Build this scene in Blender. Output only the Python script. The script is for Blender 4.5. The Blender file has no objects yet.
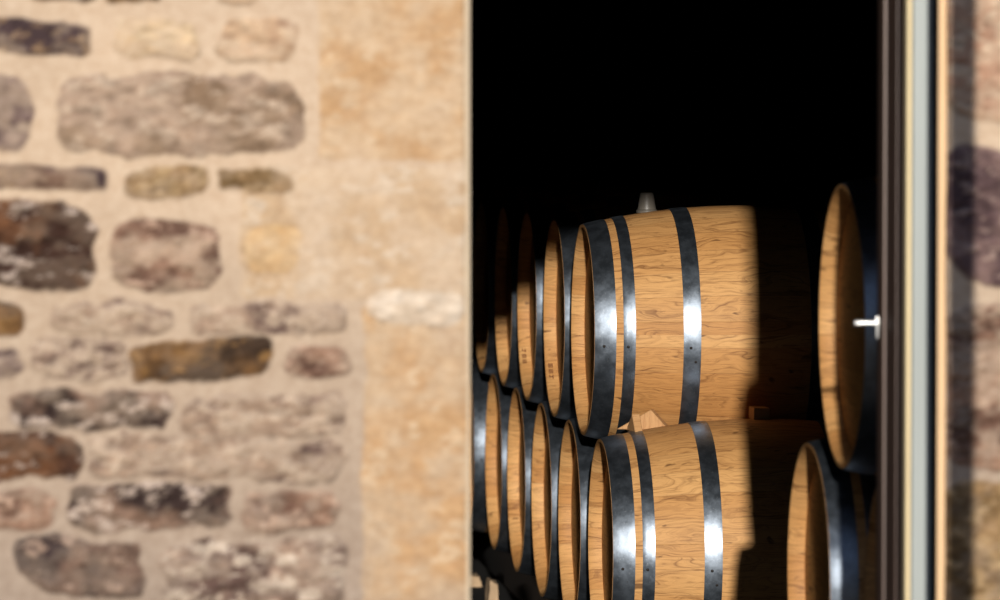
import bpy, bmesh, math, random
import numpy as np
from mathutils import Vector, Matrix

random.seed(4)
scn = bpy.context.scene
COL = scn.collection
A = math.radians(5.5)          # turn of the building against the camera
CA, SA = math.cos(A), math.sin(A)
EYE = 1.75
FPX = 4964.0


def P(u, d, z=0.0):
    return Vector((u * CA - d * SA, u * SA + d * CA, z))


def UD(X, Y):
    return X * CA + Y * SA, -X * SA + Y * CA


def u_at(px, d):
    return d * math.tan(A + math.atan((px - 500.0) / FPX))


def lin(c):
    out = []
    for v in c:
        v = v / 255.0
        out.append(v / 12.92 if v <= 0.04045 else ((v + 0.055) / 1.055) ** 2.4)
    return out


# ------------------------------------------------------------------ materials
class NT:
    def __init__(self, name):
        self.m = bpy.data.materials.new(name)
        self.m.use_nodes = True
        self.t = self.m.node_tree
        self.b = self.t.nodes['Principled BSDF']

    def n(self, kind, **kw):
        nd = self.t.nodes.new(kind)
        for k, v in kw.items():
            if hasattr(nd, k) and k not in nd.inputs:
                setattr(nd, k, v)
            else:
                self.put(nd.inputs[k], v)
        return nd

    def put(self, sock, v):
        if isinstance(v, bpy.types.NodeSocket):
            self.t.links.new(v, sock)
        else:
            sock.default_value = v

    def math(self, op, a, b=0.0, c=0.0):
        nd = self.t.nodes.new('ShaderNodeMath')
        nd.operation = op
        self.put(nd.inputs[0], a)
        self.put(nd.inputs[1], b)
        self.put(nd.inputs[2], c)
        return nd.outputs[0]

    def mix(self, f, a, b, mode='MIX'):
        nd = self.t.nodes.new('ShaderNodeMix')
        nd.data_type = 'RGBA'
        nd.blend_type = mode
        self.put(nd.inputs[0], f)
        for s, v in ((nd.inputs[6], a), (nd.inputs[7], b)):
            if isinstance(v, (list, tuple)) and len(v) == 3:
                v = (*v, 1)
            self.put(s, v)
        return nd.outputs[2]

    def ramp(self, f, stops):
        nd = self.t.nodes.new('ShaderNodeValToRGB')
        while len(nd.color_ramp.elements) < len(stops):
            nd.color_ramp.elements.new(0.5)
        for e, (p, c) in zip(nd.color_ramp.elements, stops):
            e.position = p
            e.color = (*c, 1) if len(c) == 3 else c
        self.put(nd.inputs[0], f)
        return nd.outputs[0]

    def noise(self, vec, scale, detail=4, rough=0.55, dist=0.0):
        nd = self.t.nodes.new('ShaderNodeTexNoise')
        self.put(nd.inputs['Vector'], vec)
        nd.inputs['Scale'].default_value = scale
        nd.inputs['Detail'].default_value = detail
        nd.inputs['Roughness'].default_value = rough
        nd.inputs['Distortion'].default_value = dist
        return nd.outputs['Fac']

    def comb(self, x, y, z):
        nd = self.t.nodes.new('ShaderNodeCombineXYZ')
        self.put(nd.inputs[0], x)
        self.put(nd.inputs[1], y)
        self.put(nd.inputs[2], z)
        return nd.outputs[0]

    def bump(self, h, strength, dist=0.002):
        nd = self.t.nodes.new('ShaderNodeBump')
        nd.inputs['Strength'].default_value = strength
        nd.inputs['Distance'].default_value = dist
        self.put(nd.inputs['Height'], h)
        self.put(self.b.inputs['Normal'], nd.outputs[0])

    def base(self, c):
        if isinstance(c, (list, tuple)) and len(c) == 3:
            c = (*c, 1)
        self.put(self.b.inputs['Base Color'], c)


def wood_mat(name, light, mid, dark, head=False, plain=False):
    t = NT(name)
    tc = t.n('ShaderNodeTexCoord').outputs['Object']
    sep = t.n('ShaderNodeSeparateXYZ', Vector=tc)
    rnd = t.n('ShaderNodeObjectInfo').outputs['Random']
    rofs = t.math('MULTIPLY', rnd, 37.0)
    if plain:
        along, idx, fr, across, depth = sep.outputs[0], rofs, None, sep.outputs[1], sep.outputs[2]
    elif head:
        s = t.math('ADD', t.math('MULTIPLY', sep.outputs[2], 1 / 0.085), rofs)
        idx, fr = t.math('FLOOR', s), t.math('FRACT', s)
        along, across, depth = sep.outputs[1], sep.outputs[2], sep.outputs[0]
    else:
        ang = t.math('ARCTAN2', sep.outputs[2], sep.outputs[1])
        s = t.math('ADD', t.math('MULTIPLY', ang, 30 / (2 * math.pi)), 0.5)
        s2 = t.math('ADD', s, t.math('MULTIPLY', t.math('SINE', t.math('MULTIPLY', t.math('FLOOR', s), 12.7)), 0.0))
        idx, fr = t.math('FLOOR', s2), t.math('FRACT', s2)
        along, across, depth = sep.outputs[0], t.math('MULTIPLY', ang, 0.34), rofs
    key = t.comb(idx, rofs, 0.0)
    wn = t.n('ShaderNodeTexWhiteNoise', Vector=key)
    r1 = wn.outputs['Value']
    sh = t.math('MULTIPLY', r1, 50.0)
    # slow warp of the grain, then growth rings drawn out along the stave
    wv = t.comb(t.math('ADD', along, sh), t.math('MULTIPLY', across, 3.0), t.math('ADD', depth, sh))
    warp = t.noise(wv, 3.4, 3, 0.5)
    ring = t.math('ADD', t.math('MULTIPLY', across, 235.0), t.math('MULTIPLY', warp, 46.0))
    gv = t.comb(t.math('ADD', t.math('MULTIPLY', along, 7.0), sh), ring, sh)
    g1 = t.noise(gv, 0.55, 5, 0.62)
    fv = t.comb(t.math('ADD', t.math('MULTIPLY', along, 16.0), sh), t.math('MULTIPLY', across, 300.0), sh)
    g2 = t.noise(fv, 1.0, 3, 0.6)
    tint = t.mix(r1, light, mid)
    blot = t.noise(tc, 9.0, 3, 0.5)
    tint = t.mix(t.math('MULTIPLY', t.ramp(blot, [(0.4, (0, 0, 0)), (0.72, (1, 1, 1))]), 0.35), tint, mid)
    m1 = t.ramp(g1, [(0.30, (1, 1, 1)), (0.44, (0.25, 0.25, 0.25)), (0.55, (0, 0, 0))])
    c = t.mix(t.math('MULTIPLY', m1, 0.75), tint, dark)
    m2 = t.ramp(g2, [(0.30, (1, 1, 1)), (0.46, (0, 0, 0))])
    c = t.mix(t.math('MULTIPLY', m2, 0.55), c, dark)
    # small dark knots and flecks
    kv = t.comb(t.math('ADD', t.math('MULTIPLY', along, 9.0), sh), t.math('MULTIPLY', across, 22.0), t.math('ADD', sh, 3.0))
    kn = t.noise(kv, 1.6, 2, 0.5, 0.6)
    c = t.mix(t.math('MULTIPLY', t.ramp(kn, [(0.66, (0, 0, 0)), (0.74, (1, 1, 1))]), 0.75), c, [x * 0.5 for x in dark])
    h = g1
    if fr is not None:
        e = t.math('MINIMUM', fr, t.math('SUBTRACT', 1.0, fr))
        seam = t.ramp(e, [(0.0, (1, 1, 1)), (0.022, (0, 0, 0))])
        c = t.mix(t.math('MULTIPLY', seam, 0.28), c, [x * 0.4 for x in dark])
        h = t.math('SUBTRACT', g1, t.math('MULTIPLY', seam, 1.2))
    t.base(c)
    t.b.inputs['Roughness'].default_value = 0.62
    t.b.inputs['Specular IOR Level'].default_value = 0.3
    t.bump(h, 0.35, 0.0012)
    return t.m


def steel_mat(name, col, rough=(0.24, 0.24), metallic=0.92):
    t = NT(name)
    tc = t.n('ShaderNodeTexCoord').outputs['Object']
    sep = t.n('ShaderNodeSeparateXYZ', Vector=tc)
    rnd = t.math('MULTIPLY', t.n('ShaderNodeObjectInfo').outputs['Random'], 20.0)
    v = t.comb(t.math('ADD', sep.outputs[0], rnd), sep.outputs[1], sep.outputs[2])
    n1 = t.noise(v, 26.0, 6, 0.65)
    n2 = t.noise(v, 150.0, 3, 0.6)
    c = t.mix(t.ramp(n1, [(0.38, (0, 0, 0)), (0.62, (1, 1, 1))]), [x * 0.62 for x in col], col)
    c = t.mix(t.math('MULTIPLY', t.ramp(n2, [(0.6, (0, 0, 0)), (0.75, (1, 1, 1))]), 0.12), c, (0.9, 0.93, 0.95))
    t.base(c)
    t.put(t.b.inputs['Roughness'], t.math('MULTIPLY_ADD', n1, rough[1] - rough[0] + 0.25, rough[0]))
    t.b.inputs['Metallic'].default_value = metallic
    t.bump(t.math('ADD', n1, t.math('MULTIPLY', n2, 0.15)), 0.2, 0.001)
    return t.m


def plain_mat(name, col, rough=0.7, var=0.25, scale=8.0, metallic=0.0, stretch=None, spec=0.3, bump=0.2):
    t = NT(name)
    tc = t.n('ShaderNodeTexCoord').outputs['Object']
    if stretch:
        mp = t.n('ShaderNodeMapping', Vector=tc)
        mp.inputs['Scale'].default_value = stretch
        tc = mp.outputs[0]
    n1 = t.noise(tc, scale, 6, 0.6)
    f = t.ramp(n1, [(0.3, (0, 0, 0)), (0.7, (1, 1, 1))])
    t.base(t.mix(f, [x * (1 - var) for x in col], [min(1, x * (1 + var)) for x in col]))
    t.b.inputs['Roughness'].default_value = rough
    t.b.inputs['Metallic'].default_value = metallic
    t.b.inputs['Specular IOR Level'].default_value = spec
    t.bump(n1, bump, 0.002)
    return t.m


def stone_mat():
    t = NT('rubble_stone_and_lime_mortar')
    at = t.n('ShaderNodeAttribute', attribute_name='Tint').outputs['Color']
    tc = t.n('ShaderNodeTexCoord').outputs['Object']
    n1 = t.noise(tc, 55.0, 5, 0.65)
    n2 = t.noise(tc, 260.0, 3, 0.6)
    c = t.mix(0.55, at, t.ramp(n1, [(0.3, (0.35, 0.33, 0.32)), (0.7, (0.72, 0.72, 0.72))]), 'SOFT_LIGHT')
    t.base(c)
    t.b.inputs['Roughness'].default_value = 0.95
    t.b.inputs['Specular IOR Level'].default_value = 0.1
    t.bump(t.math('ADD', n1, t.math('MULTIPLY', n2, 0.3)), 0.5, 0.004)
    return t.m


M = {}
M['stave'] = wood_mat('oak_staves', lin((210, 162, 104)), lin((186, 134, 78)), lin((100, 58, 26)))
M['head'] = wood_mat('oak_head_boards', lin((212, 158, 92)), lin((190, 133, 70)), lin((138, 84, 38)), head=True)
M['chock'] = wood_mat('chock_wood', lin((200, 156, 108)), lin((180, 134, 88)), lin((130, 80, 42)), plain=True)
M['beam'] = plain_mat('rack_timber', lin((58, 42, 30)), 0.85, 0.35, 6.0, stretch=(1, 12, 12))
M['hoop'] = steel_mat('galvanised_steel', lin((120, 129, 140)))
M['rivet'] = steel_mat('dark_rivet_steel', lin((52, 46, 42)), (0.5, 0.6), 0.6)
M['ink'] = plain_mat('branded_mark', lin((122, 78, 46)), 0.9)
M['bung'] = plain_mat('grey_silicone', lin((92, 87, 80)), 0.4, 0.1, 20.0, spec=0.5)
M['stone'] = stone_mat()
M['frame'] = plain_mat('pale_grey_paint', lin((160, 166, 163)), 0.5, 0.07, 3.0, stretch=(6, 6, 0.6), bump=0.05)
M['cream'] = plain_mat('cream_paint', lin((222, 202, 158)), 0.6, 0.06, 4.0, bump=0.05)
M['warm'] = plain_mat('warm_limewash', lin((230, 192, 148)), 0.85, 0.05, 8.0, bump=0.1)
M['pale'] = plain_mat('pale_limewash', lin((196, 178, 152)), 0.85, 0.08, 6.0, bump=0.1)
M['gap_shade'] = plain_mat('black_gap_shade', (0.012, 0.011, 0.02), 0.8, 0.1)  # near-black colour standing in for the shade of the frame gap
M['door'] = plain_mat('dark_stained_planks', lin((98, 76, 64)), 0.5, 0.35, 3.0, stretch=(20, 18, 0.25), spec=0.5)
M['chrome'] = steel_mat('door_steel', lin((225, 225, 222)), (0.15, 0.2), 0.6)
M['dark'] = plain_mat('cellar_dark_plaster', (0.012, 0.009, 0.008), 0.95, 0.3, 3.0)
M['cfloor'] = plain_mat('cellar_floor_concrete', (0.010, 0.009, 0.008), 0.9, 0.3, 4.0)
M['ground'] = plain_mat('pale_gravel', lin((120, 108, 92)), 0.95, 0.25, 30.0)
M['post'] = plain_mat('painted_post', lin((80, 80, 82)), 0.5, 0.1)
M['block'] = plain_mat('pale_stone_block', lin((172, 146, 116)), 0.9, 0.2, 14.0)


# ------------------------------------------------------------------ helpers
def link_mesh(name, verts, faces, mat, parent=None, loc=(0, 0, 0), smooth=False, rotz=0.0, sharp=None):
    me = bpy.data.meshes.new(name)
    me.from_pydata([tuple(v) for v in verts], [], faces)
    me.materials.append(mat)
    if smooth:
        me.polygons.foreach_set('use_smooth', [True] * len(me.polygons))
        if sharp:
            me.set_sharp_from_angle(angle=math.radians(sharp))
    me.update()
    o = bpy.data.objects.new(name, me)
    COL.objects.link(o)
    o.location = loc
    o.rotation_euler = (0, 0, rotz)
    if parent:
        o.parent = parent
    return o


def from_bm(name, bm, mat, parent=None, loc=(0, 0, 0), smooth=False, rotz=0.0, sharp=35):
    bmesh.ops.recalc_face_normals(bm, faces=bm.faces)
    me = bpy.data.meshes.new(name)
    bm.to_mesh(me)
    bm.free()
    me.materials.append(mat)
    if smooth:
        me.polygons.foreach_set('use_smooth', [True] * len(me.polygons))
        me.set_sharp_from_angle(angle=math.radians(sharp))
    o = bpy.data.objects.new(name, me)
    COL.objects.link(o)
    o.location = loc
    o.rotation_euler = (0, 0, rotz)
    if parent:
        o.parent = parent
    return o


def box_bm(bm, lo, hi, bevel=0.0):
    r = bmesh.ops.create_cube(bm, size=1.0)
    vs = r['verts']
    for v in vs:
        v.co = Vector([lo[i] + (v.co[i] + 0.5) * (hi[i] - lo[i]) for i in range(3)])
    if bevel:
        es = list({e for v in vs for e in v.link_edges})
        bmesh.ops.bevel(bm, geom=es, offset=bevel, segments=2, affect='EDGES', profile=0.7)
    return bm


def lathe_x(profile, seg=96, closed=True):
    """profile = [(x, r)...]; revolved about the X axis"""
    vs, fs = [], []
    n = len(profile)
    for i in range(seg):
        a = 2 * math.pi * i / seg
        for x, r in profile:
            vs.append((x, r * math.cos(a), r * math.sin(a)))
    for i in range(seg):
        j = (i + 1) % seg
        for k in range(n if closed else n - 1):
            l = (k + 1) % n
            fs.append((i * n + k, j * n + k, j * n + l, i * n + l))
    return vs, fs


def struct(o):
    o['kind'] = 'structure'
    return o


def tag(o, label, cat, group=None):
    o['label'] = label
    o['category'] = cat
    if group:
        o['group'] = group
    return o


def frame_box(name, u0, u1, d0, d1, z0, z1, mat, parent=None, bevel=0.0):
    """box aligned with the building; origin at its own foot"""
    bm = bmesh.new()
    uc, dc = (u0 + u1) / 2, (d0 + d1) / 2
    box_bm(bm, (u0 - uc, d0 - dc, 0), (u1 - uc, d1 - dc, z1 - z0), bevel)
    return from_bm(name, bm, mat, parent, P(uc, dc, z0), rotz=A, smooth=bool(bevel))


# ------------------------------------------------------------------ rubble walls
rng = np.random.RandomState(7)


def vnoise(x, y, seed):
    r = np.random.RandomState(seed)
    T = r.rand(256, 256)
    xi, yi = np.floor(x).astype(int), np.floor(y).astype(int)
    fx, fy = x - xi, y - yi
    fx, fy = fx * fx * (3 - 2 * fx), fy * fy * (3 - 2 * fy)
    a, b = T[xi % 256, yi % 256], T[(xi + 1) % 256, yi % 256]
    c, d = T[xi % 256, (yi + 1) % 256], T[(xi + 1) % 256, (yi + 1) % 256]
    return (a * (1 - fx) + b * fx) * (1 - fy) + (c * (1 - fx) + d * fx) * fy


def fbm(x, y, f, seed, octv=4, gain=0.55):
    s, a, t = 0.0, 1.0, 0.0
    for i in range(octv):
        s = s + a * vnoise(x * f + 13.7 * i, y * f + 5.1 * i, seed + i)
        t += a
        a *= gain
        f *= 2.03
    return s / t * 2 - 1


WD = 8.85                       # depth of the wall face
S = FPX / (WD * CA) * 1.0       # pixels of the photograph per metre on that face


def px2u(px):
    return u_at(px, WD)


def py2z(py, px=250):
    u = px2u(px)
    Y = u * SA + WD * CA
    return EYE - (py - 95.0) / FPX * Y


SMEAR = {'pinkg': 0.7, 'mottl': 0.5, 'brownp': 0.5, 'cream': 0.6, 'pinkb': 0.6, 'mott': 0.3, 'mottd': 0.25,
         'grey': 0.15, 'darkp': 0.3, 'dark': 0.12, 'rose': 0.4, 'olive': 0.25, 'greyp': 0.35, 'ochre': 0.1}
# kinds: base colour, second colour, third colour, share of the third, relief
K = {
    'grey': ((178, 152, 130), (142, 117, 94), (206, 182, 158), 0.35, 0.008),
    'greyp': ((150, 128, 116), (112, 92, 88), (186, 164, 146), 0.3, 0.009),
    'darkp': ((124, 98, 82), (82, 66, 66), (160, 130, 100), 0.3, 0.010),
    'dark': ((112, 76, 52), (66, 46, 38), (200, 180, 164), 0.24, 0.015),
    'ochre': ((128, 94, 60), (72, 56, 44), (152, 114, 70), 0.3, 0.012),
    'olive': ((164, 132, 94), (124, 98, 66), (186, 156, 116), 0.4, 0.007),
    'cream': ((222, 192, 154), (206, 172, 134), (232, 206, 170), 0.4, 0.006),
    'pinkb': ((212, 178, 144), (184, 148, 120), (226, 196, 162), 0.3, 0.008),
    'brownp': ((164, 130, 108), (114, 86, 72), (200, 168, 144), 0.38, 0.012),
    'pinkg': ((172, 146, 124), (118, 96, 86), (206, 182, 158), 0.4, 0.013),
    'mott': ((144, 116, 98), (64, 50, 46), (220, 198, 180), 0.32, 0.014),
    'mottl': ((172, 146, 126), (104, 82, 74), (226, 206, 184), 0.45, 0.015),
    'mottd': ((124, 100, 86), (62, 50, 50), (180, 152, 132), 0.25, 0.014),
    'quoin': ((220, 190, 156), (204, 168, 128), (228, 204, 174), 0.3, 0.004),
    'quoinw': ((220, 186, 146), (209, 168, 124), (226, 196, 160), 0.3, 0.004),
    'quoinp': ((222, 194, 162), (212, 180, 144), (228, 206, 180), 0.35, 0.003),
    'yellow': ((222, 184, 134), (206, 164, 114), (230, 196, 146), 0.3, 0.002),
    'lime': ((232, 214, 192), (222, 202, 178), (240, 224, 204), 0.4, 0.002),
    'purp': ((138, 112, 106), (96, 76, 76), (176, 150, 138), 0.35, 0.010),
    'rose': ((214, 178, 148), (186, 146, 120), (228, 200, 170), 0.35, 0.008),
}
MORT_T, MORT_B = (223, 196, 167), (173, 154, 137)

LEFT = [  # x0, y0, x1, y1, kind, edge wobble px
    (35, -30, 98, 2, 'dark', 4), (105, -30, 168, 3, 'ochre', 4), (215, -30, 262, 2, 'pinkb', 4),
    (-25, 18, 90, 56, 'darkp', 5), (113, 20, 200, 58, 'cream', 5), (222, 18, 296, 64, 'pinkb', 5),
    (319, -40, 475, 160, 'quoinw', 3), (-40, 72, 30, 148, 'greyp', 5), (52, 74, 302, 156, 'grey', 7),
    (-20, 165, 107, 190, 'darkp', 3), (130, 166, 205, 197, 'olive', 4), 
    (-30, 201, 94, 288, 'dark', 5), (108, 220, 220, 290, 'brownp', 5),
    (240, 166, 475, 298, 'quoinp', 3), (246, 224, 298, 274, 'yellow', 5), (213, 171, 290, 191, 'olive', 5),
    (-20, 303, 24, 335, 'ochre', 5), (45, 302, 172, 336, 'pinkg', 7), (192, 303, 346, 335, 'pinkg', 6),
    (-20, 350, 23, 378, 'greyp', 5), (32, 339, 128, 379, 'pinkg', 5), (130, 340, 270, 381, 'ochre', 4),
    (287, 346, 347, 377, 'brownp', 4),
    (10, 390, 172, 431, 'mott', 7), (180, 394, 346, 438, 'pinkg', 6), (-25, 432, 80, 484, 'dark', 9),
    (88, 438, 346, 483, 'pinkg', 8), (-25, 492, 52, 531, 'brownp', 7), (66, 486, 232, 532, 'mott', 8),
    (243, 492, 342, 531, 'brownp', 7), (14, 540, 144, 594, 'mottd', 9), (162, 540, 346, 612, 'mottl', 8),
    (363, 303, 475, 640, 'quoinw', 3), (372, 290, 462, 322, 'lime', 6),
]
RIGHT = [
    (940, -40, 1060, 122, 'rose', 3), (940, 152, 1075, 290, 'purp', 4),
    (940, 304, 1050, 470, 'brownp', 4), (940, 484, 1065, 640, 'olive', 5),
]


def filler(u0, u1, z0, z1, keep_out, seed):
    r = random.Random(seed)
    out = []
    z = z0
    kinds = ['grey', 'greyp', 'darkp', 'pinkg', 'mott', 'mottl', 'brownp', 'olive', 'cream', 'ochre']
    while z < z1:
        h = r.uniform(0.05, 0.15)
        u = u0 + r.uniform(-0.1, 0.1)
        while u < u1:
            w = r.uniform(0.11, 0.4)
            a, b, c, d = u, z, u + w, z + h
            inz = b < keep_out[3] and d > keep_out[2]
            if inz and a < keep_out[0] < c:
                c = keep_out[0] - 0.02
            if inz and c > keep_out[1] > a:
                a = keep_out[1] + 0.02
            if c - a > 0.05 and not (a < keep_out[1] and c > keep_out[0] and b < keep_out[3] and d > keep_out[2]):
                out.append((a, b, c, d, r.choice(kinds), 0.009))
            u += w + r.uniform(0.02, 0.045)
        z += h + r.uniform(0.018, 0.035)
    return out


def rubble(name, us, zs, edge_u, side, stones):
    """one wall: face columns `us`, then a return of depth into the opening"""
    ret = np.concatenate([np.linspace(0.006, 0.05, 6), [0.12, 0.2, 0.3, 0.44]]) if side < 0 else np.array([0.006, 0.012, 0.018])
    nface = len(us)
    if side < 0:                       # opening on the right of this wall
        U = np.concatenate([us, np.full(len(ret), edge_u)])
        D = np.concatenate([np.zeros(nface), ret])
    else:
        U = np.concatenate([np.full(len(ret), edge_u), us])
        D = np.concatenate([ret[::-1], np.zeros(nface)])
    UU, ZZ = np.meshgrid(U, zs)
    DD, _ = np.meshgrid(D, zs)
    wx = fbm(UU, ZZ, 16, 11, 3) * 0.018 + fbm(UU, ZZ, 45, 61, 3) * 0.005
    wz = fbm(UU, ZZ, 16, 31, 3) * 0.012 + fbm(UU, ZZ, 45, 71, 3) * 0.005
    rs = np.random.RandomState(5)
    topness = np.clip((ZZ - (EYE - 0.95)) / 0.8, 0, 1)
    mt, mb = np.array(lin(MORT_T)), np.array(lin(MORT_B))
    base = mb[None, None, :] * (1 - topness[..., None]) + mt[None, None, :] * topness[..., None]
    vary = 1 + 0.10 * fbm(UU, ZZ, 7, 5, 4)
    colr = base * vary[..., None]
    hgt = 0.0025 * fbm(UU, ZZ, 22, 3, 4)
    for si, (a, b, c, d, kind, wob) in enumerate(stones):
        k = K[kind]
        zi = np.where((zs > b - 0.03) & (zs < d + 0.03))[0]
        ui = np.where((U > a - 0.03) & (U < c + 0.03))[0]
        if len(zi) == 0 or len(ui) == 0:
            continue
        w_ = (slice(zi[0], zi[-1] + 1), slice(ui[0], ui[-1] + 1))
        u_, z_ = UU[w_], ZZ[w_]
        cx, cz, hx, hz = (a + c) / 2, (b + d) / 2, (c - a) / 2, (d - b) / 2
        squared = 'quoin' in kind
        rad_ = min(hx, hz) * (0.45 if not squared else 0.12)
        f = wob / 0.010
        taper = 0.0 if squared else (rs.rand() - 0.5) * 0.5 * (u_ - cx) / hx * hz
        qx = np.abs(u_ + wx[w_] * f - cx) - (hx - rad_)
        qz = np.abs(z_ + wz[w_] * f - cz + taper) - (hz - rad_) + (0 if squared else 0.18 * hz * (np.abs(u_ - cx) / hx) ** 3)
        sd = np.hypot(np.maximum(qx, 0), np.maximum(qz, 0)) + np.minimum(np.maximum(qx, qz), 0) - rad_
        m = np.clip(0.5 - sd / 0.006, 0, 1)
        if not m.any():
            continue
        dome = np.clip(-sd / 0.016, 0, 1) ** 0.6
        n1 = fbm(u_ + si * 3.1, z_ - si * 1.7, 13, 40 + si % 9, 4)
        n2 = fbm(u_ - si * 2.3, z_ * 1.8 + si, 26, 90 + si % 7, 5, 0.7)
        n3 = fbm(u_ * 1.0 + si, z_ * 2.2 + si, 38, 140 + si % 5, 4, 0.65)
        n4 = fbm(u_ + 7.7 * si, z_ * 1.5, 19, 200 + si % 5, 4, 0.65)
        c0, c1, c2 = (np.array(lin(q)) for q in k[:3])
        w1 = np.clip(0.5 + n1 * 2.4, 0, 1)[..., None]
        w2 = np.clip((n2 - (0.42 - k[3])) * 4.5, 0, 1)[..., None]
        sc = c0 * (1 - w1) + c1 * w1
        sc = sc * (1 - w2 * 0.85) + c2 * w2 * 0.85
        sc = sc * (1 + (0.2 if squared else 0.6) * n3[..., None])
        if squared or kind in ('yellow', 'lime'):
            mm = m * np.clip(0.75 + n1 * 0.6, 0, 1)
            lift = 0.002
        else:
            # mortar smeared over the stone face
            cover = SMEAR.get(kind, 0.0)
            mm = m * (1 - cover * np.clip(0.5 + n4 * 3.2, 0, 1))
            lift = 0.006
        colr[w_] = colr[w_] * (1 - mm[..., None]) + sc * mm[..., None]
        # shade painted into the joint along the lower edge
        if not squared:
            joint_shade = np.exp(-(sd / 0.004) ** 2) * np.clip((cz - z_) / hz + 0.2 + n2, 0, 1) * np.clip(0.5 + n3 * 2, 0, 1)
            colr[w_] = colr[w_] * (1 - 0.45 * joint_shade[..., None])
        rough = np.abs(n2) * 1.3 + n3 * 0.7
        if kind in ('dark', 'mott', 'mottd', 'mottl', 'pinkg', 'brownp'):      # broken, split faces
            rough = rough + np.round(n4 * 5) / 5 * 1.0
        hgt[w_] = hgt[w_] * (1 - m) + m * (lift * dome + k[4] * (0.75 * rough - 0.15) * dome)
    fade = np.clip(1 - DD / 0.02, 0, 1)
    # waviness of the corner
    corner = np.exp(-np.abs(UU - edge_u) / 0.02)
    UU = UU + corner * 0.004 * fbm(ZZ * 0 + 3.3 + side, ZZ, 7, 8, 3)
    rnd = np.exp(-np.abs(UU - edge_u) / 0.006) * (DD <= 0.0) * 0.004
    DEP = WD - hgt * fade + DD + rnd
    UU = UU - side * 0 + np.where(DD > 0, 0, 0)
    X = UU * CA - DEP * SA
    Y = UU * SA + DEP * CA
    nz, nu = UU.shape
    vs = np.stack([X, Y, ZZ], -1).reshape(-1, 3)
    idx = np.arange(nz * nu).reshape(nz, nu)
    q = np.stack([idx[:-1, :-1], idx[:-1, 1:], idx[1:, 1:], idx[1:, :-1]], -1).reshape(-1, 4)
    # body behind the face
    far = us[0] if side < 0 else us[-1]
    e = edge_u
    bl = [P(far, WD, zs[0]), P(far, WD, zs[-1]), P(far, WD + 0.44, zs[0]), P(far, WD + 0.44, zs[-1]),
          P(e, WD + 0.44, zs[0]), P(e, WD + 0.44, zs[-1])]
    if side > 0:
        e2 = e + 0.09
        bl = bl[:4] + [P(e2, WD + 0.44, zs[0]), P(e2, WD + 0.44, zs[-1]), P(e2, WD + 0.018, zs[0]), P(e2, WD + 0.018, zs[-1]),
                       P(e, WD + 0.018, zs[0]), P(e, WD + 0.018, zs[-1])]
    nb = len(vs)
    vs = np.concatenate([vs, np.array([tuple(v) for v in bl])])
    extra = [(nb, nb + 1, nb + 3, nb + 2), (nb + 2, nb + 3, nb + 5, nb + 4)]
    if side > 0:
        extra += [(nb + 4, nb + 5, nb + 7, nb + 6), (nb + 6, nb + 7, nb + 9, nb + 8)]
    me = bpy.data.meshes.new(name)
    me.from_pydata(vs.tolist(), [], q.tolist() + extra)
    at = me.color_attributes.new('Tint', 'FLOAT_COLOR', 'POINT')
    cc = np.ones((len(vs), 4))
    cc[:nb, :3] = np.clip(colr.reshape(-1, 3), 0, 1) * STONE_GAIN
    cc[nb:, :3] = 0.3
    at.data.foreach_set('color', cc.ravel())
    me.materials.append(M['stone'])
    me.polygons.foreach_set('use_smooth', [True] * len(me.polygons))
    me.set_sharp_from_angle(angle=math.radians(70))
    me.update()
    o = bpy.data.objects.new(name, me)
    COL.objects.link(o)
    return struct(o)


STONE_GAIN = 0.71
zs_dense = np.arange(py2z(625), py2z(-25), 0.0042)
zs = np.concatenate([np.linspace(0, zs_dense[0], 26)[:-1], zs_dense, np.linspace(zs_dense[-1], 3.6, 60)[1:]])


def conv(lst):
    out = []
    for x0, y0, x1, y1, k, w in lst:
        out.append((px2u(x0), py2z(y1, x0), px2u(x1), py2z(y0, x0), k, w / 560.0))
    return out


EL = px2u(465.5)
us = np.concatenate([np.linspace(-3.2, px2u(-40), 80)[:-1], np.arange(px2u(-40), EL - 0.03, 0.0042),
                     np.linspace(EL - 0.028, EL, 10)])
st = filler(-3.2, px2u(345), 0.0, 3.6, (px2u(-42), px2u(500), py2z(608), py2z(-18)), 3)
for i_, z_ in enumerate(np.arange(0.02, py2z(645) - 0.2, 0.3)):      # dressed quoins up the corner
    st.append((px2u(363 if i_ % 2 else 310), z_, px2u(475), z_ + 0.285, 'quoinw', 0.005))
for i_, z_ in enumerate(np.arange(py2z(-55), 3.5, 0.32)):
    st.append((px2u(363 if i_ % 2 else 300), z_, px2u(475), z_ + 0.3, 'quoinp', 0.005))
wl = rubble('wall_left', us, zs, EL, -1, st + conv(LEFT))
ER = px2u(948.5)
us = np.concatenate([np.linspace(ER, ER + 0.02, 7), np.arange(ER + 0.024, px2u(1040), 0.0042),
                     np.linspace(px2u(1040), 4.2, 80)[1:]])
st = filler(px2u(1050), 4.2, 0.0, 3.6, (px2u(900), px2u(1055), py2z(610), py2z(-20)), 9)
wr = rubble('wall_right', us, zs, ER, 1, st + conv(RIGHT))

# lintel wall above the opening
LINTEL_Z = 2.38
struct(frame_box('wall_top', EL - 0.0, ER + 0.09, WD + 0.0, WD + 0.44, LINTEL_Z, 3.6, M['pale']))

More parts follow.
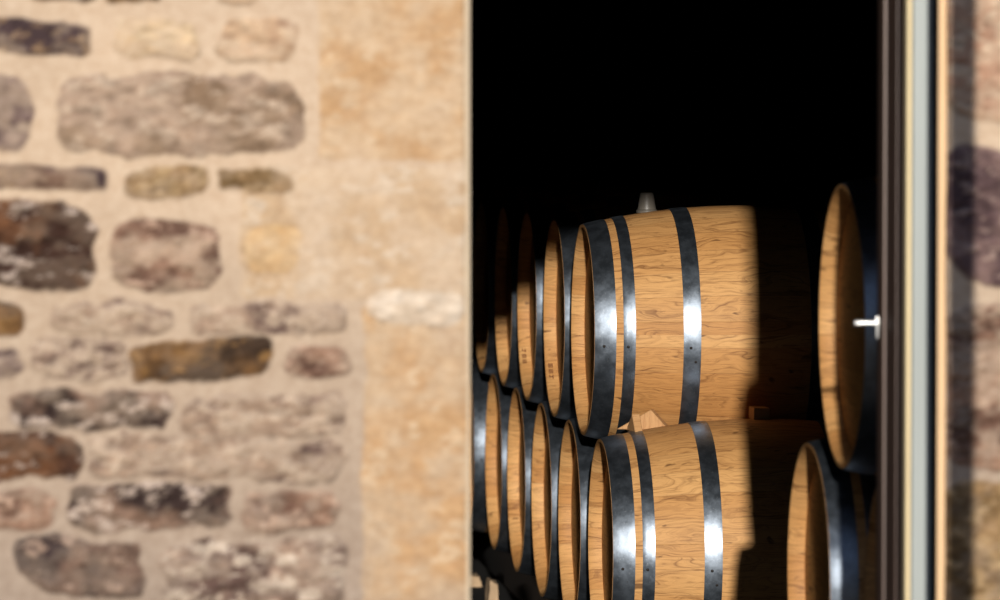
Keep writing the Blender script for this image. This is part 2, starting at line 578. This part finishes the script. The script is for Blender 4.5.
# ------------------------------------------------------------------ cellar shell
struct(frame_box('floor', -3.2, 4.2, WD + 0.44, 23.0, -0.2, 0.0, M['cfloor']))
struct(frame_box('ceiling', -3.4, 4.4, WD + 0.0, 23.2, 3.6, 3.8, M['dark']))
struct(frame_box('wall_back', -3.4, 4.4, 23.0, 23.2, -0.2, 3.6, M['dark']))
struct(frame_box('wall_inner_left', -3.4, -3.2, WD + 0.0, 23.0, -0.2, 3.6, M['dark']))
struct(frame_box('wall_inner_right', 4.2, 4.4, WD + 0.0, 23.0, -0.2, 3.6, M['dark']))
g = frame_box('ground', -14, 14, -8, WD + 0.44, -0.2, 0.0, M['ground'])
struct(g)

# ------------------------------------------------------------------ door frame, trims and leaf
# left: a pale limewashed return seen past the quoins
struct(frame_box('trim_1', EL - 0.05, u_at(470.3, WD + 0.07), WD + 0.07, WD + 0.16, 0, LINTEL_Z, M['pale'], bevel=0.004))
# right: warm lime edge beside the rubble
struct(frame_box('trim_2', u_at(938.5, 8.87), ER + 0.03, 8.87, 8.885, 0, LINTEL_Z, M['warm'], bevel=0.003))
struct(frame_box('trim_3', u_at(932, 9.10) - 0.004, ER + 0.088, 9.10, 9.12, 0, LINTEL_Z, M['gap_shade']))  # dark strip in place of the shaded recess behind the lime edge
DU = u_at(920, 9.2)
door = bpy.data.objects.new('door_1', None)
COL.objects.link(door)
door.location = P(DU, 9.2, 0)
door.rotation_euler = (0, 0, A)
struct(door)


def door_part(name, u0, u1, d0, d1, z0, z1, mat, bevel=0.0):
    bm = bmesh.new()
    box_bm(bm, (u0 - DU, d0 - 9.2, z0), (u1 - DU, d1 - 9.2, z1), bevel)
    return from_bm(name, bm, mat, door, smooth=bool(bevel))


door_part('door_post', u_at(913, 9.08), u_at(932, 9.08), 9.08, 9.13, 0, LINTEL_Z, M['frame'], 0.003)
door_part('seal_strip', u_at(907, 9.10), u_at(914, 9.10), 9.10, 9.14, 0, LINTEL_Z, M['cream'], 0.002)

# planked leaf standing open into the cellar, seen almost edge on
UL = u_at(877, 9.475)
bm = bmesh.new()
dd0, dd1 = 9.145, 9.48
edges = [dd0, 9.20, 9.262, 9.325, 9.40, dd1]
for i in range(5):
    a, b = edges[i], edges[i + 1]
    off = (0.0, 0.0035, 0.0, 0.004, 0.0)[i]
    box_bm(bm, (UL + off - DU, a - 9.2, 0.012), (UL + 0.045 - DU, b - 9.2 - 0.004, LINTEL_Z - 0.02), 0.004)
leaf = from_bm('door_leaf', bm, M['door'], door, smooth=True)
hz = EYE - (326 - 95) / FPX * 9.45
# lever handle and its plate on the leaf's free edge
vs, fs = lathe_x([(-0.046, 0.001), (-0.046, 0.0042), (-0.043, 0.0055), (-0.012, 0.0048), (-0.006, 0.006), (0.004, 0.0062), (0.004, 0.001)], 20)
hd = link_mesh('door_handle', vs, fs, M['chrome'], door, (UL - DU, 9.462 - 9.2, hz), True, sharp=40)
bm = bmesh.new()
box_bm(bm, (-0.0028, -0.009, -0.03), (0.0, 0.009, 0.012), 0.001)
from_bm('latch_plate', bm, M['chrome'], door, (UL - DU, 9.466 - 9.2, hz), smooth=True)

# ------------------------------------------------------------------ barrels
HL, RB, RR = 0.445, 0.350, 0.297


def rad(x):
    return RB - (RB - RR) * (x / HL) ** 2


def barrel_meshes():
    out = {}
    prof = []
    N = 36
    for i in range(N + 1):
        x = -HL + 2 * HL * i / N
        prof.append((x, rad(x)))
    prof.append((HL, RR - 0.008))
    prof.append((HL - 0.010, RR - 0.015))
    prof.append((HL - 0.034, RR - 0.018))
    prof.append((HL - 0.09, RR - 0.018))
    prof.append((-HL + 0.09, RR - 0.018))
    prof.append((-HL + 0.034, RR - 0.018))
    prof.append((-HL + 0.010, RR - 0.015))
    prof.append((-HL, RR - 0.008))
    out['staves'] = lathe_x(prof, 120)
    out['head'] = lathe_x([(-0.009, 0.0005), (-0.009, RR - 0.017), (0.009, RR - 0.017), (0.009, 0.0005)], 96)
    return out


BMESH = barrel_meshes()
RECESS = 0.037


def make_barrel():
    root = bpy.data.objects.new('wine_barrel', None)
    COL.objects.link(root)
    off = (0, 0, RB)
    v, f = BMESH['staves']
    link_mesh('staves', v, f, M['stave'], root, off, True, sharp=28)
    v, f = BMESH['head']
    for s in (-1, 1):
        link_mesh('barrel_head', v, f, M['head'], root, (s * (HL - RECESS - 0.009), 0, RB), True, sharp=28)
    for s in (-1, 1):
        for nm, a, b in (('chime_hoop', 0.0005, 0.059), ('quarter_hoop', 0.079, 0.112), ('bilge_hoop', 0.243, 0.291)):
            n = 6
            pr = []
            for i in range(n + 1):
                x = -HL + a + (b - a) * i / n
                pr.append((x, rad(x) + 0.0022 - (0.0006 if i in (0, n) else 0)))
            for i in range(n, -1, -1):
                x = -HL + a + (b - a) * i / n
                pr.append((x, rad(x) - 0.0006))
            pr = [(s * -x, r) for x, r in pr]
            v, f = lathe_x(pr, 120)
            if s > 0:
                f = [tuple(reversed(q)) for q in f]
            h = link_mesh(nm, v, f, M['hoop'], root, off, True, sharp=50)
            xm = -s * -1 * 0 + s * (HL - (a + b) / 2)
            ang = math.radians(-6.0) + math.pi      # the side the camera sees (local -Y)
            for dx, da in ((-0.0, 0.0), (0.0, 0.115)):
                if nm == 'quarter_hoop' and da:
                    continue
                aa = math.pi + math.radians(6.0) + da
                r0 = rad(xm) + 0.002
                c = Vector((xm + (0.010 if da else -0.004), r0 * math.cos(aa), r0 * math.sin(aa)))
                bm = bmesh.new()
                bmesh.ops.create_uvsphere(bm, u_segments=12, v_segments=8, radius=0.0042)
                for vv in bm.verts:
                    p = vv.co.copy()
                    p.z *= 0.55
                    nrm = Vector((0, math.cos(aa), math.sin(aa)))
                    vv.co = nrm.to_track_quat('Z', 'X') @ p
                from_bm('rivet', bm, M['rivet'], h, c, True)
    return root


def copy_tree(o, parent=None):
    c = o.copy()
    COL.objects.link(c)
    c.parent = parent
    for ch in list(o.children):
        copy_tree(ch, c)
    return c


proto = make_barrel()
first = [True]
barrels = []


def place(u, d, z, label, group):
    """u, d: centre of the head nearest the aisle; z: axis height"""
    b = proto if first[0] else copy_tree(proto)
    first[0] = False
    b.location = P(u + HL, d, z - RB)
    b.rotation_euler = (0, 0, A)
    tag(b, label, 'barrel', group)
    barrels.append(b)
    return b


G = 0.8
LU, LD = UD(0.2753, 13.6)
TU, TD = LU - 0.001, LD + 0.4
LZ, UZ = 0.509, 1.088
ordn = ['front', 'second', 'third', 'fourth', 'fifth', 'sixth', 'seventh']
low, upp = [], []
for k in range(7):
    lab = ('oak barrel at the front of the lower row in the lit main stack' if k == 0 else
           '%s oak barrel from the front in the lower row of the main stack' % ordn[k])
    low.append(place(LU + .0022 * k - (.022 if k > 4 else 0), LD + G * k, LZ, lab, 'barrels of the lower row, main stack'))
for k in range(6):
    lab = ('oak barrel at the front of the upper row with a grey bung standing on top' if k == 0 else
           '%s oak barrel from the front in the upper row of the main stack' % ordn[k])
    upp.append(place(TU + (-.003, .001, .001, .004, .005, .006)[k], TD + G * k, UZ, lab, 'barrels of the upper row, main stack'))
RU, RD = UD(0.714, 10.38)
ru = place(RU, RD, 1.266, 'oak barrel on top of the near stack, half hidden behind the open door leaf', 'barrels stacked beside the door')
rl = place(RU - 0.004, RD + 0.405, 0.695, 'lower oak barrel of the near stack, its steel rim catching sunlight by the door', 'barrels stacked beside the door')
rf = place(RU + 0.03, RD - 0.412, 0.695, 'lower oak barrel directly behind the dark door leaf, nearest the wall', 'barrels stacked beside the door')

# bung on the front upper barrel
bung_x = -HL + 0.186
rb = rad(bung_x)
v, f = lathe_x([(0, 0.0005), (0, 0.0300), (0.007, 0.0305), (0.010, 0.0265), (0.052, 0.0195), (0.057, 0.0165), (0.057, 0.0005)], 32)
v = [(b_, c_, a_) for a_, b_, c_ in v]
bg = link_mesh('bung', v, f, M['bung'], upp[0], (bung_x, 0.03, RB + rb - 0.003), True, sharp=40)
bg['label'] = 'grey tapered bung'

# small branded characters on two heads of the upper row
STROKES = {
    'a': [(0, 0, 1, 0), (1, 0, 1, 1), (1, 1, 0, 1), (0, 1, 0, 2), (0, 2, 1, 2)],
    'b': [(0, 0, 1, 0), (0, 0, 0, 2), (0, 1, 1, 1), (1, 0, 1, 2), (0, 2, 1, 2)],
    'c': [(0, 2, 0, 1), (0, 1, 1, 1), (1, 0, 1, 2)],
}
for b, phi0, chars in ((upp[1], -0.62, 'bac'), (upp[2], -0.60, 'cba')):
    st_ = [c for c in b.children if c.name.startswith('staves')][0]
    bm = bmesh.new()
    r_in = RR - 0.0168
    for i, ch in enumerate(chars):
        for x0, z0, x1, z1 in STROKES[ch]:
            t_ = 0.0017
            lo = (min(x0, x1) * 0.010 - t_ - 0.030 + 0.0, min(z0, z1) * 0.0055 - t_ - i * 0.021)
            hi = (max(x0, x1) * 0.010 + t_ - 0.030 + 0.0, max(z0, z1) * 0.0055 + t_ - i * 0.021)
            q = []
            for x_, a_ in ((lo[0], lo[1]), (hi[0], lo[1]), (hi[0], hi[1]), (lo[0], hi[1])):
                ph = phi0 + a_ / r_in
                q.append(bm.verts.new((-HL + 0.040 + x_, r_in * math.cos(ph), r_in * math.sin(ph))))
            bm.faces.new(q)
    from_bm('branded_characters', bm, M['ink'], st_, (0, -0.0012, 0.0012))

# ------------------------------------------------------------------ chocks and bearers
def wedge(u, d, z, w, h, l, label, rot=0.0, steep=0.35):
    """triangular oak chock lying on a barrel crest, its thin end under the barrel above"""
    bm = bmesh.new()
    pts = [(-w / 2, -l / 2, 0), (w / 2, -l / 2, 0), (w / 2, l / 2, 0), (-w / 2, l / 2, 0),
           (-w / 2, -l / 2 + l * steep, h), (w / 2, -l / 2 + l * steep, h)]
    vs_ = [bm.verts.new(p) for p in pts]
    for q in ((0, 3, 2, 1), (0, 1, 5, 4), (4, 5, 2, 3), (0, 4, 3), (1, 2, 5)):
        bm.faces.new([vs_[i] for i in q])
    bmesh.ops.bevel(bm, geom=list(bm.edges), offset=0.002, segments=1, affect='EDGES')
    o = from_bm('wooden_chock', bm, M['chock'], None, P(u, d, z), rotz=A + rot)
    return tag(o, label, 'wedge', 'chocks between the barrel rows')


zc = LZ + rad(-HL + 0.09) - 0.001
wedge(LU + 0.130, LD + 0.07, zc + 0.003, 0.034, 0.056, 0.15, 'broad pale oak chock between the quarter and bilge hoops of the front barrels', 1.2)
wedge(LU + 0.098, LD + 0.03, zc, 0.022, 0.05, 0.12, 'thin upright oak chock leaning beside the quarter hoop of the front lower barrel', 0.1)
bm = bmesh.new()
box_bm(bm, (-0.022, -0.05, 0), (0.022, 0.05, 0.034), 0.003)
o = from_bm('wooden_chock', bm, M['chock'], None, P(LU + 0.445, LD + 0.03, LZ + RB - 0.003), rotz=A)
tag(o, 'small square oak block on the lower barrel at the edge of the shadow', 'wedge', 'chocks between the barrel rows')


def bearer(u, d0, d1, z0, z1, label, group):
    bm = bmesh.new()
    box_bm(bm, (-0.045, -(d1 - d0) / 2, 0), (0.045, (d1 - d0) / 2, z1 - z0), 0.006)
    o = from_bm('timber_bearer', bm, M['beam'], None, P(u, (d0 + d1) / 2, z0), rotz=A, smooth=True)
    return tag(o, label, 'beam', group)


rbear = rad(-HL + 0.17)
bearer(LU + 0.17, LD - 0.33, LD + 5.15, 0.0, LZ - rbear - 0.001, 'long dark timber bearer under the left ends of the main stack', 'floor bearers')
bearer(LU + 0.72, LD - 0.33, LD + 5.15, 0.0, LZ - rbear - 0.001, 'long dark timber bearer under the right ends of the main stack', 'floor bearers')
bearer(RU + 0.20, RD - 0.70, RD + 0.75, 0.0, 0.695 - rad(-HL + 0.2) - 0.001, 'short dark timber bearer under the left ends of the near stack', 'floor bearers')
bearer(RU + 0.74, RD - 0.70, RD + 0.75, 0.0, 0.695 - rad(-HL + 0.2) - 0.001, 'short dark timber bearer under the right ends of the near stack', 'floor bearers')

# pale stones lying at the far end of the aisle
for px0, px1, top, dd, lab in ((486.5, 498, 582, 16.6, 'pale stone block on the dark floor under the farthest barrel ends'),
                               (464, 480, 577, 17.6, 'pale stone block on the floor, half hidden by the left door jamb')):
    a_, b_ = u_at(px0, dd), u_at(px1, dd)
    h_ = EYE - (top - 95) / FPX * dd
    bm = bmesh.new()
    box_bm(bm, (-(b_ - a_) / 2, -0.06, 0), ((b_ - a_) / 2, 0.06, h_))
    for v_ in bm.verts:
        if v_.co.z > 0.01:
            v_.co.x *= 0.72
            v_.co.z *= 1.0 if v_.co.x < 0 else 0.9
    bmesh.ops.subdivide_edges(bm, edges=list(bm.edges), cuts=3, use_grid_fill=True)
    for v_ in bm.verts:
        v_.co += Vector((random.uniform(-1, 1), random.uniform(-1, 1), random.uniform(-1, 1) if v_.co.z > 0.01 else 0)) * 0.0025
    tag(from_bm('stone_block', bm, M['block'], None, P((a_ + b_) / 2, dd, 0), rotz=A), lab, 'stone', 'loose stones on the cellar floor')

# ------------------------------------------------------------------ post added out of view to cast the shadow band on the right wall
SUN_AZ, SUN_EL = math.radians(-0.55), math.radians(10.4)
pc = P(px2u(962), WD)
pd = 1.25
pp = Vector((pc.x - pd * math.tan(SUN_AZ), pc.y - pd, 0))
bm = bmesh.new()
box_bm(bm, (-0.023, -0.023, 0), (0.023, 0.023, 3.5), 0.003)
o = from_bm('shadow_post', bm, M['post'], None, pp, smooth=True, rotz=A)
tag(o, 'slim grey post added out of view to cast the shadow band on the right wall', 'post')

# ------------------------------------------------------------------ light
sd_ = bpy.data.lights.new('sun', 'SUN')
sd_.energy = 4.3
sd_.angle = math.radians(0.85)
sd_.color = (1.0, 0.945, 0.87)
so = bpy.data.objects.new('sun', sd_)
COL.objects.link(so)
vdir = Vector((math.sin(SUN_AZ) * math.cos(SUN_EL), math.cos(SUN_AZ) * math.cos(SUN_EL), -math.sin(SUN_EL)))
so.rotation_euler = vdir.to_track_quat('-Z', 'Y').to_euler()
so.location = (0, -3, 6)

w = bpy.data.worlds.new('world')
scn.world = w
w.use_nodes = True
nt = w.node_tree
bg_ = nt.nodes['Background']
tc = nt.nodes.new('ShaderNodeTexCoord')
sp = nt.nodes.new('ShaderNodeSeparateXYZ')
nt.links.new(tc.outputs['Generated'], sp.inputs[0])
rp = nt.nodes.new('ShaderNodeValToRGB')
els = rp.color_ramp.elements
els[0].position, els[0].color = 0.0, (0.30, 0.27, 0.23, 1)
els[1].position, els[1].color = 1.0, (0.45, 0.65, 1.1, 1)
for p_, c_ in ((0.5, (0.42, 0.40, 0.38, 1)), (0.53, (0.75, 0.82, 0.95, 1)), (0.6, (0.7, 0.85, 1.2, 1)), (0.72, (0.75, 0.95, 1.4, 1))):
    e = els.new(p_)
    e.color = c_
ma = nt.nodes.new('ShaderNodeMath')
ma.operation = 'MULTIPLY_ADD'
ma.inputs[1].default_value = 0.5
ma.inputs[2].default_value = 0.5
nt.links.new(sp.outputs[2], ma.inputs[0])
nt.links.new(ma.outputs[0], rp.inputs[0])
nt.links.new(rp.outputs[0], bg_.inputs[0])
bg_.inputs[1].default_value = 0.36

# ------------------------------------------------------------------ camera
cam = bpy.data.cameras.new('camera')
cam.sensor_width = 36.0
cam.lens = FPX / 1000.0 * 36.0
cam.clip_end = 200
cam.dof.use_dof = True
cam.dof.focus_distance = 13.5
cam.dof.aperture_fstop = cam.lens / 1000.0 / 0.040
co = bpy.data.objects.new('camera', cam)
COL.objects.link(co)
co.location = (0, 0, EYE)
co.rotation_euler = (math.radians(90) - math.atan(205.0 / FPX), 0, 0)
scn.camera = co

scn.view_settings.view_transform = 'Standard'
scn.view_settings.look = 'None'
scn.view_settings.exposure = 0.0
